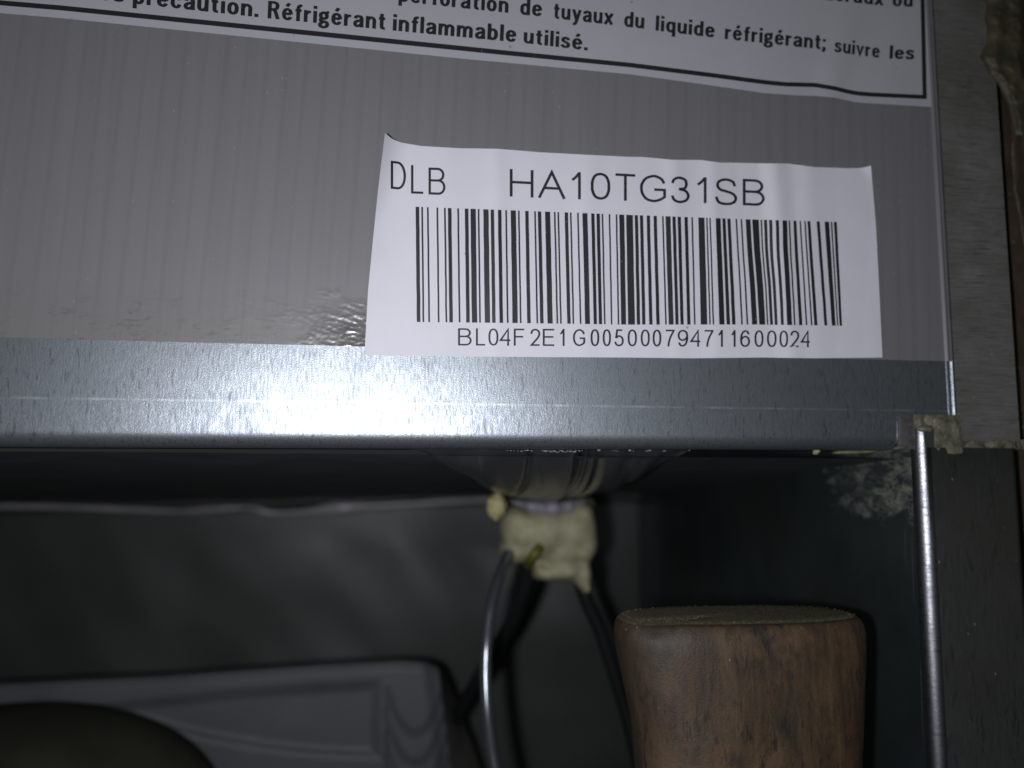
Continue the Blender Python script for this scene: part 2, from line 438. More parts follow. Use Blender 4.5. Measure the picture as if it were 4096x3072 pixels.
# right wall with rounded front corner and lower flange (one bent sheet)
XE = P(4078, 1950).x
yF = .0008
zTop = P(3695, 1712, .002).z
R = .0031
prof = [(XE, yF+.004), (XE, yF), (XE-.001, yF)]
prof += [(XW+R+.004, yF)]
for k in range(13):
    a = math.radians(90*k/12)
    prof.append((XW+R-R*math.sin(a), yF+R-R*math.cos(a)))
prof += [(XW, .03), (XW, .08), (XW, .15), (XW, .2265)]
zs = [zTop, zTop-.001, -.02, -.05, -.09, -.165]
zlow = P(3900, 1791).z
V = []; m = len(prof)
for z in zs:
    for j, (x, y) in enumerate(prof):
        zz = min(z, zlow) if j <= 7 else z
        if j > 16 and z > zs[2]: zz = z
        V.append((x, y, zz))
Fc = [(i*m+j, i*m+j+1, (i+1)*m+j+1, (i+1)*m+j) for i in range(len(zs)-1) for j in range(m-1)]
fm = [0 if j < 10 else 1 for i in range(len(zs)-1) for j in range(m-1)]
fm = [0 if j <= 3 else (2 if j <= 15 else 1) for i in range(len(zs)-1) for j in range(m-1)]
M['corner'] = galvanised('rounded_corner_steel', (.18, .18, .20), (.42, .42, .45), .36, 'X', .5, 1.0, 0, .00004)
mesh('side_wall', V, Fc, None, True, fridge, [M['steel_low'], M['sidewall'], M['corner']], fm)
# upper side flange
zU = P(3950, 1764).z
XEu = P(4072, 1400).x
V, Fc = box((xNr-.004, .0012, zU), (XEu, .0022, zT))
# outer edge is slightly uneven
mesh('side_flange', V, Fc, M['zinc_side'], False, fridge)
tail = box((XEu-.001, .0022, zU), (XEu, .02, zT)); mesh('flange_return', *tail, M['zinc_side'], False, fridge)

# ================================================================== FOAM
def blob(cx, cy, cz, rx, ry, rz, amp=.15, sc=1.0, sub=4, seed=0, pinch=None):
    import bmesh
    bm = bmesh.new(); bmesh.ops.create_icosphere(bm, subdivisions=sub, radius=1)
    V = []
    for v in bm.verts:
        n = v.co.normalized()
        k = 1+amp*noise.fractal(n*1.7*sc+Vector((seed*7.1, 0, 0)), 1, 2, 4)
        q = Vector((cx+rx*n.x*k, cy+ry*n.y*k, cz+rz*n.z*k))
        if pinch: q = pinch(q, n)
        V.append(q)
    Fc = [tuple(v.index for v in f.verts) for f in bm.faces]; bm.free()
    return V, Fc
def join(*ms):
    V = []; Fc = []
    for v, f in ms:
        o = len(V); V += list(v); Fc += [tuple(i+o for i in q) for q in f]
    return V, Fc
# sealant in the notch and along the seam
def sheetfoam(pts_px, Y, thick, seed, nu=60, nv=30, rough=.0006):
    """rough foam filling a four-sided patch: pts = tl, tr, br, bl in photo pixels"""
    tl, tr, br, bl = [P(a, b, Y) for a, b in pts_px]
    def f(u, v):
        a = tl.lerp(tr, u); b = bl.lerp(br, u); p = a.lerp(b, v)
        e = min(1, min(u, 1-u)*8)*min(1, min(v, 1-v)*8)
        h = thick*e*(.6+.8*(noise.fractal(p*220+Vector((seed*3, 0, 0)), 1, 2, 4)))
        j = .0003*noise.noise(p*900)
        return Vector((p.x+j*(1-e), p.y-h, p.z+j*(1-e)))
    return grid(f, nu, nv)
M['ridge'] = foam('dull_yellow_foam', (.13, .12, .06), (.22, .2, .11), 300, .0002)
fo = empty('foam_sealant', P(3700, 1720, .003), 'crumbly tan foam plugging the square notch in the panel corner', 'foam')
A = sheetfoam([(3655, 1650), (3840, 1650), (3840, 1722), (3655, 1716)], .0010, .0006, 1, 50, 20)
B = sheetfoam([(3737, 1700), (3842, 1700), (3862, 1818), (3737, 1822)], .0009, .0005, 7, 40, 40)
mesh('foam_plug', *join(A, B), M['foam_dirty'], True, fo)
V, Fc = sheetfoam([(3588, 1650), (3672, 1650), (3664, 1800), (3588, 1785)], .0016, .0004, 2, 24, 24)
M['greyfoam'] = foam('grey_skinned_foam', (.06, .056, .056), (.115, .105, .105), 300, .0002)
mesh('smooth_skin', V, Fc, M['greyfoam'], True, fo)
b1 = blob(*P(3708, 1683, .0015), .0022, .0010, .0016, .3, 1.3, 3, 5); b2 = blob(*P(3742, 1690, .0012), .0014, .0009, .0014, .3, 1.3, 3, 6)
M['bead'] = foam('dull_foam_bead', (.16, .145, .10), (.24, .22, .16), 300, .0002)
b3 = blob(*P(3700, 1716, .0002), .0019, .0008, .0007, .35, 1.4, 3, 15)
mesh('foam_bead', *join(b1, b2, b3), M['bead'], True, fo)
sf = sheetfoam([(3825, 1755), (4110, 1757), (4110, 1800), (3825, 1800)], .0026, .0016, 4, 80, 12)
tag(mesh('foam_seam', *sf, M['foam_dirty'], True), 'thin brown foam line in the seam between upper and lower side flanges', 'foam')
# ridge of foam squeezed out under the panel edge
pts = cr([P(3330, 1812, .010), P(3400, 1806, .009), P(3480, 1800, .008), P(3560, 1792, .007), P(3640, 1790, .006)], 6)
tb = tube(pts, lambda t: .00055*(.3+math.sin(math.pi*min(1, t*1.05+.02))), 10)
tag(mesh('foam_ridge', *tb, M['ridge'], True), 'thin yellowish foam ridge squeezed out under the panel edge', 'foam')
b1 = blob(*P(3264, 1805, .006), .0009, .0009, .0008, .4, 1.5, 2, 8)
tag(mesh('foam_crumb', *b1, M['foam'], True), 'small pale foam crumb stuck to the underside of the panel edge', 'foam')
# rust-stained foam lump, upper right
def lump(u, v):
    py = -160+v*700
    xl = lerp_pts([(-160, 3930), (0, 3938), (150, 3948), (230, 3922), (290, 3950), (330, 3990), (420, 4030), (540, 4060)], py)+10*noise.noise(Vector((py*.02, 0, 0)))
    px = xl+(4250-xl)*u
    e = smooth01(u*5)
    p = P(px, py, .0012-.0012*e-.0006*e*noise.fractal(Vector((px*.02, py*.02, 0)), 1, 2, 5)+.02*max(0, u-.45))
    return p
V, Fc = grid(lump, 50, 110)
tag(mesh('stained_foam', V, Fc, M['foam_rust'], True), 'mossy brown stained foam lump clinging to the top of the side flange', 'foam')
def rustl(u, v):
    py = 330+v*700
    xl = lerp_pts([(330, 4075), (400, 4050), (520, 4044), (640, 4046), (760, 4056), (880, 4078), (960, 4090), (1030, 4110)], py)
    px = xl+(4260-xl)*u
    e = smooth01(u*3)
    return P(px, py, .004-.005*e-.0006*noise.fractal(Vector((px*.01, py*.01, 9)), 1, 2, 4)+.012*max(0, u-.4))
V, Fc = grid(rustl, 40, 90)
tag(mesh('plaster_edge', V, Fc, M['rust'], True), 'brown rough plaster edge bulging beside the side flange', 'plaster')
xw = XEu+.0035
tag(mesh('wall', *grid(lambda u, v: (xw+.12*u, .012+.06*(1-u)*0+.003*fbm((u, v*3, 0), 2), -.165+.325*v), 20, 60), M['rust'], True), None, None, None, 'structure')
tag(mesh('floor', *box((-.5, -.4, -.175), (.5, .5, -.165)), M['floor'], False), None, None, None, 'structure')

# ================================================================== STICKERS
# --- small bar-code label
Lt = [(1540,533),(1571,557),(1609,571),(1685,584),(1843,593),(1989,595),(2160,609),(2349,619),(2508,627),(2570,628),(2690,639),(2804,640),(2880,650),(3042,653),(3151,654),(3259,668),(3395,673),(3450,671),(3484,662)]
Lb = [(1458,1421),(1970,1427),(2500,1430),(2771,1433),(3042,1430),(3259,1433),(3530,1430)]
Ll = [(533,1540),(753,1513),(956,1492),(1164,1472),(1421,1458)]
Lr = [(662,3484),(904,3504),(1197,3519),(1430,3530)]
def lab_uv(px, py):
    t = lerp_pts(Lt, px); b = lerp_pts(Lb, px); return (px-1500)/2000.0, (py-t)/(b-t)
def lab_y(px, py):
    """height of the label's paper above the panel"""
    v = (py-600)/830.0
    xl = lerp_pts(Ll, py); xr = lerp_pts(Lr, py)
    h = .00055
    # long soft wrinkles, nearly vertical, stronger towards the top
    w = 0
    for (c, wd, a, sl) in ((1985, 40, .00035, 8), (2350, 55, .00028, -10), (2700, 40, .0003, 14), (2850, 35, .0003, 18),
                           (3000, 60, -.0003, 60), (3110, 50, .0007, 75), (3230, 50, .00035, 40), (1780, 60, .0002, 0), (3400, 70, -.0003, 10)):
        x = (px-c-sl*(v-.2))/wd
        w += a*math.exp(-x*x)*(1.0-.55*min(1, max(0, v)))
    h += w*1.6+.00018*noise.noise(Vector((px*.004, py*.003, 1)))+.00008*noise.noise(Vector((px*.014, py*.006, 4)))
    # left margin lifts, top-left corner curls up
    d = max(0, 1-(px-xl)/110)
    h += .0017*d*d*(1-.75*max(0, v))
    c = max(0, 1-((px-1540)/150.0+(py-533)/330.0)); h += .0032*c*c
    c = max(0, 1-((3490-px)/90.0+(py-662)/90.0)); h += .0009*c*c
    return -max(h, .0004)
def LP(px, py, up=0.0): return P(px, py, lab_y(px, py)-up)
def labf(u, v):
    # Coons-like blend of the four edges
    pyt = None
    xt = Lt[0][0]+(Lt[-1][0]-Lt[0][0])*u; T = Vector((xt, lerp_pts(Lt, xt)))
    xb = Lb[0][0]+(Lb[-1][0]-Lb[0][0])*u; B = Vector((xb, lerp_pts(Lb, xb)))
    yl = Ll[0][0]+(Ll[-1][0]-Ll[0][0])*v; L = Vector((lerp_pts(Ll, yl), yl))
    yr = Lr[0][0]+(Lr[-1][0]-Lr[0][0])*v; Rr = Vector((lerp_pts(Lr, yr), yr))
    c00, c10, c01, c11 = Vector(Lt[0]), Vector(Lt[-1]), Vector(Lb[0]), Vector(Lb[-1])
    q = T*(1-v)+B*v+L*(1-u)+Rr*u-(c00*(1-u)*(1-v)+c10*u*(1-v)+c01*(1-u)*v+c11*u*v)
    return q
def paper_sheet(fn, PT, nu, nv, th=.00012):
    V, Fc = grid(lambda u, v: PT(*fn(u, v), 0), nu, nv)
    n = len(V)
    V2, _ = grid(lambda u, v: PT(*fn(u, v), -th), nu, nv)
    F2 = [tuple(reversed([i+n for i in f])) for f in Fc]
    rim = [i for i in range(nu+1)]+[(j*(nu+1)+nu) for j in range(1, nv+1)]+[nv*(nu+1)+i for i in range(nu-1, -1, -1)]+[j*(nu+1) for j in range(nv-1, 0, -1)]
    m = len(rim)
    V3 = [V[i] for i in rim]+[V2[i] for i in rim]
    F3 = [(2*n+k, 2*n+(k-1) % m, 2*n+m+(k-1) % m, 2*n+m+k) for k in range(m)]
    return V+V2+V3, Fc+F2+F3
code = empty('barcode_label', P(2500, 1430, 0), 'smaller white paper label with bar code and HA10TG31SB, lower right of the panel', 'label')
mesh('paper', *paper_sheet(labf, LP, 200, 70), M['paper'], True, code)

# ribbons of ink -----------------------------------------------------------
def ribbon(pts, w, k=1.0, closed=False):
    """offset polyline with mitres; k = how much thicker upright strokes are than level ones"""
    p = [Vector((q[0]/k, q[1])) for q in pts]
    if closed and (p[0]-p[-1]).length < 1e-6: p = p[:-1]
    N = len(p); L = []; Rr = []
    for i in range(N):
        a = p[i]-p[i-1] if (i > 0 or closed) else None
        b = p[(i+1) % N]-p[i] if (i < N-1 or closed) else None
        if a is None or a.length < 1e-9: a = b
        if b is None or b.length < 1e-9: b = a
        a = a.normalized(); b = b.normalized()
        na = Vector((-a.y, a.x)); nb = Vector((-b.y, b.x)); m = na+nb
        if m.length < 1e-6: m = na
        m.normalize(); s = 1/max(.4, m.dot(na))
        L.append(p[i]+m*w/2*s); Rr.append(p[i]-m*w/2*s)
    V = [Vector((q.x*k, q.y)) for q in L+Rr]
    Fc = [(i, (i+1) % N, N+(i+1) % N, N+i) for i in range(N if closed else N-1)]
    return V, Fc
class Ink:
    def __init__(s, PT): s.V = []; s.F = []; s.PT = PT; s.k = 0
    def add(s, V, Fc):
        o = len(s.V); s.k += 1
        up = .00003+.000004*(s.k % 5)
        s.V += [s.PT(v[0], v[1], up) for v in V]
        s.F += [tuple(i+o for i in f) for f in Fc]
def arc(cx, cy, rx, ry, a0, a1, n=12):
    return [(cx+rx*math.cos(math.radians(a0+(a1-a0)*i/n)), cy+ry*math.sin(math.radians(a0+(a1-a0)*i/n))) for i in range(n+1)]
def t2(l): return [(q[0], q[1]) for q in l]
G = {   # capital and digit skeletons in a unit square
 'D': [([(0,0),(0,1),(.38,1)]+arc(.45,.5,.55,.5,90,-90)+[(.38,0),(0,0)], 1)],
 'L': [([(0,1),(0,0),(1,0)], 0)],
 'B': [([(0,0),(0,1),(.5,1)]+arc(.55,.765,.38,.235,90,-90)+[(0,.53)], 0), ([(0,.53),(.55,.53)]+arc(.6,.265,.4,.265,90,-90)+[(-.02,0)], 0)],
 'H': [([(0,0),(0,1)], 0), ([(1,0),(1,1)], 0), ([(0,.53),(1,.53)], 0)],
 'A': [([(0,0),(.5,1),(1,0)], 0), ([(.2,.36),(.8,.36)], 0)],
 '1': [(t2(cr([(0,.72),(.45,.84),(.9,1.02)],4)), 0), ([(.92,1),(.92,0)], 0)],
 '0': [(t2(cr([(.5,1),(.18,.92),(.02,.7),(0,.5),(.02,.3),(.18,.08),(.5,0),(.82,.08),(.98,.3),(1,.5),(.98,.7),(.82,.92)],4,True)), 1)],
 'T': [([(0,1),(1,1)], 0), ([(.5,1),(.5,0)], 0)],
 'G': [(t2(cr([(.96,.72),(.86,.88),(.68,.97),(.5,1),(.2,.9),(.03,.68),(0,.5),(.04,.28),(.22,.07),(.52,0),(.8,.07),(.98,.18)],4))+[(.98,.46),(.54,.46)], 0)],
 '3': [(t2(cr([(.02,.76),(.12,.92),(.42,1),(.78,.93),(.88,.76),(.78,.58),(.42,.53)],4)), 0), (t2(cr([(.42,.53),(.82,.47),(1,.27),(.86,.08),(.48,0),(.14,.07),(0,.25)],4)), 0)],
 'S': [(t2(cr([(.95,.74),(.84,.92),(.5,1),(.16,.92),(.07,.74),(.22,.58),(.5,.52),(.84,.43),(1,.26),(.88,.07),(.52,0),(.14,.06),(0,.28)],4)), 0)],
 '4': [([(.76,0),(.76,1),(0,.3),(1,.3)], 0)],
 'F': [([(0,0),(0,1),(1,1)], 0), ([(0,.53),(.88,.53)], 0)],
 'E': [([(1,1),(0,1),(0,0),(1,0)], 0), ([(0,.53),(.92,.53)], 0)],
 '2': [(t2(cr([(.03,.72),(.14,.92),(.5,1),(.86,.9),(.95,.7),(.8,.48),(.4,.22),(.05,.0)],4))+[(1,0)], 0)],
 '5': [([(.93,1),(.25,1),(.1,.48)], 0), (t2(cr([(.1,.48),(.45,.62),(.85,.53),(1,.32),(.86,.08),(.46,0),(.14,.07),(0,.25)],4)), 0)],
 '7': [([(0,1),(1,1)]+t2(cr([(.98,.96),(.6,.58),(.4,.25),(.34,0)],4)), 0)],
 '6': [(t2(cr([(.95,.78),(.8,.95),(.5,1),(.18,.88),(.02,.6),(0,.4),(.1,.12),(.5,0),(.88,.1),(1,.32),(.88,.54),(.52,.63),(.15,.53),(.02,.38)],4)), 0)],
}
G['9'] = [([(1-x, 1-y) for x, y in G['6'][0][0]], 0)]
def glyph(ink, ch, bx0, bx1, yt, yb, w, k=1.15, sl=.063):
    """one character drawn inside its place on the label; sl = slope of the line of writing"""
    hw = w*k/2
    X0, X1 = bx0+hw, bx1-hw; Yt, Yb = yt+w/2, yb-w/2
    for pts, closed in G[ch]:
        q = []
        for x, y in pts:
            px = X0+(X1-X0)*x; q.append((px, Yb+(Yt-Yb)*y+sl*(px-(X0+X1)/2)))
        # butt ends of upright strokes reach the full height
        if not closed and len(q) >= 2:
            for a, b in ((0, 1), (-1, -2)):
                d = Vector(q[a])-Vector(q[b])
                if abs(d.y) > abs(d.x)*1.5 and pts[a][1] in (0, 1):
                    d = d.normalized()*w/2; q[a] = (q[a][0]+d.x, q[a][1]+d.y)
        ink.add(*ribbon(q, w, k, bool(closed)))
ik = Ink(LP)
for ch, a, b, yt, yb in (('D',1563,1624,646,758),('L',1644,1698,661,775),('B',1714,1782,671,779)): glyph(ik, ch, a, b, yt, yb, 9.2, 1.05, .11 if ch == 'D' else .03)
mesh('lettering', ik.V, ik.F, M['ink'], False, code)
ik = Ink(LP)
for ch, a, b, yt, yb in (('H',2039,2134,678,788),('A',2153,2261,684,794),('1',2283,2326,688,797),('0',2363,2441,691,799),('T',2456,2547,695,803),
                         ('G',2560,2666,699,809),('3',2683,2759,706,813),('1',2785,2829,708,812),('S',2859,2949,713,821),('B',2971,3059,717,823)):
    glyph(ik, ch, a, b, yt, yb, 10.2, 1.12, .05)
mesh('lettering', ik.V, ik.F, M['ink'], False, code)
ik = Ink(LP)
sx = [172,243,265,318,330,382,388,450,462,522,547,602,613,678,700,728,770,835,862,907,925,968,985,1035,1055,1103,1123,1170,1185,1230,1248,1300,1315,1370,1380,1438,1450,1502,1524,1552,1592,1618,1640,1692,1715,1762,1780,1830,1845,1890,1900,1950,1955,2008]
for i, ch in enumerate('BL04F2E1G005000794711600024'):
    a = 1700+sx[2*i]*.7685; b = 1700+sx[2*i+1]*.7685; c = (a+b)/2
    yt = 1313+(c-1860)*.0070; yb = 1382+(c-1860)*.0052
    glyph(ik, ch, a, b, yt, yb, 6.6, 1.2, .006)
mesh('lettering', ik.V, ik.F, M['ink'], False, code)
# bars ---------------------------------------------------------------------
CW = "212222 222122 222221 121223 121322 131222 122213 122312 132212 221213 221312 231212 112232 122132 122231 113222 123122 123221 223211 221132 221231 213212 223112 312131 311222 321122 321221 312212 322112 322211 212123 212321 232121 111323 131123 131321 112313 132113 132311 211313 231113 231311 112133 112331 132131 113123 113321 133121 313121 211331 231131 213113 213311 213131 311123 311321 331121 312113 312311 332111 314111 221411 431111 111224 111422 121124 121421 141122 141221 112214 112412 122114 122411 142112 142211 241211 221114 413111 241112 134111 111242 121142 121241 114212 124112 124211 411212 421112 421211 212141 214121 412121 111143 111341 131141 114113 114311 411113 411311 113141 114131 311141 411131 211412 211214 211232 2331112".split()
seq = [104]+[ord(c)-32 for c in 'BL04F2E1G']+[99]+[int('005000794711600024'[i:i+2]) for i in range(0, 18, 2)]
seq += [(seq[0]+sum((i+1)*v for i, v in enumerate(seq[1:]))) % 103, 106]
bt = [(0,1662),(17,1791),(29,1881.5),(51,2042.6),(70,2179.7),(91,2329.4),(116,2504.4),(139,2661.6),(158,2792.9),(169,2862.5),(187,2981.9),(191,3008.7),(209,3130),(231,3266.3),(236,3298),(244,3347.4)]
bb = [(0,1667),(17,1797),(29,1887),(51,2049.5),(70,2189.9),(91,2340.4),(116,2511.9),(139,2674.5),(158,2802.8),(169,2877.4),(187,3007.7),(191,3036.6),(209,3148.5),(231,3297.7),(236,3327.5),(244,3368.8)]
# keep the true module positions: find where the listed bars start
starts = []; x = 0
for i, ch in enumerate(''.join(CW[k] for k in seq)):
    if i % 2 == 0: starts.append((x, int(ch)))
    x += int(ch)
idx = [0,5,8,14,19,25,32,38,43,46,51,52,56,64,65]
def remap(tab):
    out = [(starts[i][0], v[1]) for i, v in zip(idx, tab)]
    return out+[(244, tab[-1][1])]
ch_w3 = [i for i, s in enumerate(starts)]
yt_ = [(0,827),(116,859),(187,877),(244,888)]; yb_ = [(0,1288),(51,1292),(116,1298.5),(187,1298),(244,1303)]
ik = Ink(LP)
for (m0, w) in starts:
    cols = []
    for e in (m0+.04, m0+w-.04):
        xt = lerp_pts(bt, e); xb = lerp_pts(bb, e); y0 = lerp_pts(yt_, e); y1 = lerp_pts(yb_, e)
        col = []
        for s in range(15):
            t = s/14
            wob = -3.5*math.exp(-((t-.3)/.22)**2)*math.exp(-((e-203)/12)**2)+1.5*math.exp(-((t-.62)/.25)**2)*math.exp(-((e-190)/12)**2)
            tt = t
            col.append(Vector((xt+(xb-xt)*tt+wob+.8*noise.noise(Vector((m0*.3, t*7, 0))), y0+(y1-y0)*t)))
        cols.append(col)
    V = cols[0]+cols[1]
    ik.add(V, [(s, s+1, 15+s+1, 15+s) for s in range(14)])
mesh('bar_code', ik.V, ik.F, M['ink'], False, code)

# --- large warning label
Wb = [(-400,10),(0,52),(250,73),(1000,148.5),(1887,238),(2000,248),(2521,297),(2800,335),(3058,372),(3180,381),(3269,384),(3343,390.6),(3390,402),(3424,409),(3480,413),(3546,416.6),(3730,428)]
Wc = [(-400,-30),(0,11),(250,32),(1000,108),(1854,194),(2000,209),(2521,260),(2850,301),(3060,329),(3139,337),(3261,340),(3343,354),(3390,366),(3424,373),(3480,378),(3546,381),(3699,388)]
def warn_y(px, py):
    w = 0
    for c, wd, a in ((3310, 70, .0005), (3420, 70, -.00025), (3050, 120, .00015), (3230, 60, -.0002)):
        x = (px-c+.25*(py-400))/wd; w += a*math.exp(-x*x)*math.exp(-((py-400)/350)**2)
    return -.00042-max(w, -.0001)-.00003*noise.noise(Vector((px*.004, py*.004, 2)))
def WP(px, py, up=0.0): return P(px, py, warn_y(px, py)-up)
def wf(u, v):
    xr = 3724+6*max(-1, ((-500+v*928)/428)) ; px = -400+(3730+400)*u
    yb = lerp_pts(Wb, px); py = -520+(yb+520)*v
    px2 = px-(6*(1-(py/428)))*(u) if py < 428 else px
    return Vector((px2, py))
warn = empty('warning_label', P(3000, 380, 0), 'large white flammable refrigerant warning label with thick black border, top of the panel', 'label')
mesh('vinyl_sheet', *paper_sheet(wf, WP, 240, 30), M['vinyl'], True, warn)
ik = Ink(WP)
pts = []
px = -380
while px < 3700: pts.append((px, lerp_pts(Wc, px))); px += 24
pts.append((3700, 388)); V = [Vector((p[0], p[1]-(10 if p[0] < 1500 else 10-1.8*(p[0]-1500)/2200))) for p in pts]+[Vector((p[0], p[1]+(10 if p[0] < 1500 else 10-1.8*(p[0]-1500)/2200))) for p in pts]
n = len(pts)
ik.add(V, [(i, i+1, n+i+1, n+i) for i in range(n-1)])
ik.add([Vector((3691-4*k-8, 396-890*k)) for k in (0, .5, 1)]+[Vector((3707-4*k-8+0, 396-890*k)) for k in (0, .5, 1)], [(0, 1, 4, 3), (1, 2, 5, 4)])
ik.V = []; ik.F = []
ik.add(V, [(i, i+1, n+i+1, n+i) for i in range(n-1)])
def vb(py): return 3690.5+8.5*py/388
ys = [396-i*60 for i in range(15)]
ik.add([Vector((vb(y)-8.2, y)) for y in ys]+[Vector((vb(y)+8.2, y)) for y in ys], [(i, i+1, 15+i+1, 15+i) for i in range(14)])
mesh('border_line', ik.V, ik.F, M['ink_warn'], False, warn)
# bold narrow lower-case alphabet: skeletons with x-height 1
def st(x, a, b): return ([(x, a), (x, b)], 0)
oe = t2(cr([(.42,.905),(.24,.83),(.155,.64),(.15,.5),(.155,.36),(.24,.17),(.42,.095),(.60,.17),(.685,.36),(.69,.5),(.685,.64),(.60,.83)],3,True))
e_ = [([(.17,.53),(.69,.53)], 0), (t2(cr([(.69,.5),(.685,.66),(.60,.83),(.42,.905),(.24,.83),(.155,.64),(.15,.48),(.165,.32),(.25,.16),(.44,.095),(.6,.15),(.68,.3)],3)), 0)]
arch = t2(cr([(.16,.66),(.25,.82),(.41,.895),(.57,.85),(.665,.74),(.68,.58)],3))
B_ = {
 'n': (.83, [st(.145,0,1), (arch+[(.68,0)], 0)]),
 'm': (1.30, [st(.145,0,1), (t2(cr([(.16,.66),(.25,.82),(.39,.895),(.53,.86),(.62,.76),(.635,.6)],3))+[(.635,0)], 0), (t2(cr([(.66,.66),(.75,.82),(.89,.895),(1.03,.86),(1.12,.76),(1.135,.6)],3))+[(1.135,0)], 0)]),
 'u': (.83, [st(.685,1,0), ([(.145,1)]+t2(cr([(.145,.42),(.16,.25),(.25,.13),(.4,.1),(.56,.17),(.67,.34)],3)), 0)]),
 'o': (.84, [(oe, 1)]),
 'd': (.84, [(oe, 1), st(.69,0,1.4)]),
 'b': (.84, [(oe, 1), st(.15,0,1.4)]),
 'p': (.84, [(oe, 1), st(.15,-.38,1)]),
 'q': (.84, [(oe, 1), st(.69,-.38,1)]),
 'e': (.84, e_),
 'é': (.84, e_+[([(.36,1.13),(.56,1.42)], 0)]),
 'c': (.8, [(t2(cr([(.66,.68),(.58,.84),(.42,.905),(.24,.83),(.155,.64),(.15,.5),(.155,.36),(.24,.17),(.42,.095),(.58,.16),(.67,.34)],3)), 0)]),
 'a': (.82, [(t2(cr([(.15,.7),(.22,.86),(.42,.905),(.6,.86),(.665,.7)],3))+[(.665,.2),(.70,0)], 0), (t2(cr([(.66,.60),(.42,.53),(.2,.43),(.14,.27),(.2,.13),(.36,.095),(.55,.17),(.66,.32)],3)), 0)]),
 'r': (.58, [st(.145,0,1), (t2(cr([(.15,.62),(.24,.8),(.38,.86),(.56,.85)],3)), 0)]),
 's': (.76, [(t2(cr([(.62,.72),(.54,.86),(.37,.905),(.2,.85),(.15,.72),(.23,.59),(.42,.51),(.57,.42),(.62,.28),(.55,.14),(.37,.095),(.18,.13),(.1,.3)],3)), 0)]),
 't': (.58, [([(.27,1.3)]+t2(cr([(.27,.35),(.29,.18),(.38,.1),(.55,.1)],3)), 0), ([(.03,.90),(.54,.90)], 0)]),
 'f': (.56, [(t2(cr([(.58,1.29),(.42,1.3),(.3,1.22),(.27,1.0)],3))+[(.27,0)], 0), ([(.03,.90),(.54,.90)], 0)]),
 'i': (.29, [st(.145,0,1), st(.145,1.16,1.42)]),
 'l': (.29, [st(.145,0,1.42)]),
 'v': (.82, [([(.11,1),(.41,.05),(.71,1)], 0)]),
 'x': (.84, [([(.1,1),(.72,0)], 0), ([(.74,1),(.08,0)], 0)]),
 'y': (.84, [([(.11,1),(.42,.1)], 0), ([(.73,1),(.43,.05)]+t2(cr([(.38,-.12),(.28,-.28),(.08,-.28)],3)), 0)]),
 'g': (.82, [(t2(cr([(.38,.92),(.17,.83),(.13,.67),(.19,.5),(.38,.42),(.57,.5),(.62,.67),(.57,.83)],3,True)), 1), ([(.56,.86),(.66,.96),(.8,.97)], 0),
             (t2(cr([(.26,.44),(.14,.34),(.17,.22),(.36,.17),(.58,.14),(.68,0),(.62,-.2),(.38,-.29),(.14,-.22),(.09,-.08),(.2,.06),(.3,.16)],3)), 0)]),
 'R': (.98, [st(.15,0,1.46), ([(.15,1.36),(.45,1.36)]+t2(cr([(.5,1.36),(.7,1.29),(.76,1.07),(.68,.86),(.45,.77)],3))+[(.15,.77)], 0), ([(.45,.77),(.60,.64),(.82,0)], 0)]),
 '.': (.29, [st(.145,0,.27)]),
 ';': (.29, [st(.145,.74,1.0), ([(.145,.26),(.145,.0),(.05,-.22)], 0)]),
}
def word(ink, s, xa, ya, xb, yb, xh):
    gap = .17
    wd = sum(B_[c][0] for c in s)+gap*(len(s)-1)
    sc = (xb-xa)/wd; x = 0
    for c in s:
        cw, strokes = B_[c]
        for pts, closed in strokes:
            V, Fc = ribbon(pts, .22, 1.4, bool(closed))
            out = []
            for q in V:
                gx = x+q.x; t = gx/wd
                out.append(Vector((xa+gx*sc+q.y*xh*.045, ya+(yb-ya)*t-q.y*xh)))
            ink.add(out, Fc)
        x += cw+gap
def textline(words):
    ik = Ink(WP)
    for w in words: word(ik, *w)
    mesh('lettering', ik.V, ik.F, M['ink_warn'], False, warn)
textline([('fédéraux', 3222, -9, 3534, 22, 37), ('ou', 3570, 24, 3650, 27, 37)])
textline([('la', 1468, -8, 1532, -1, 46), ('perforation', 1594, 5, 2033, 52, 46), ('de', 2080, 58, 2167, 66, 46), ('tuyaux', 2213, 73, 2452, 100, 45), ('du', 2496, 106, 2576, 115, 44),
          ('liquide', 2622, 122, 2858, 151, 43), ('réfrigérant;', 2899, 156, 3302, 199, 42), ('suivre', 3338, 207, 3518, 232, 39), ('les', 3558, 235, 3656, 238, 38)])
textline([('res', 352, -7, 496, 9, 48), ('précaution.', 531, 14, 1033, 69, 49), ('Réfrigérant', 1070, 73, 1541, 119, 48), ('inflammable', 1571, 122, 2064, 169, 46.5), ('utilisé.', 2094, 172, 2350, 202, 44)])

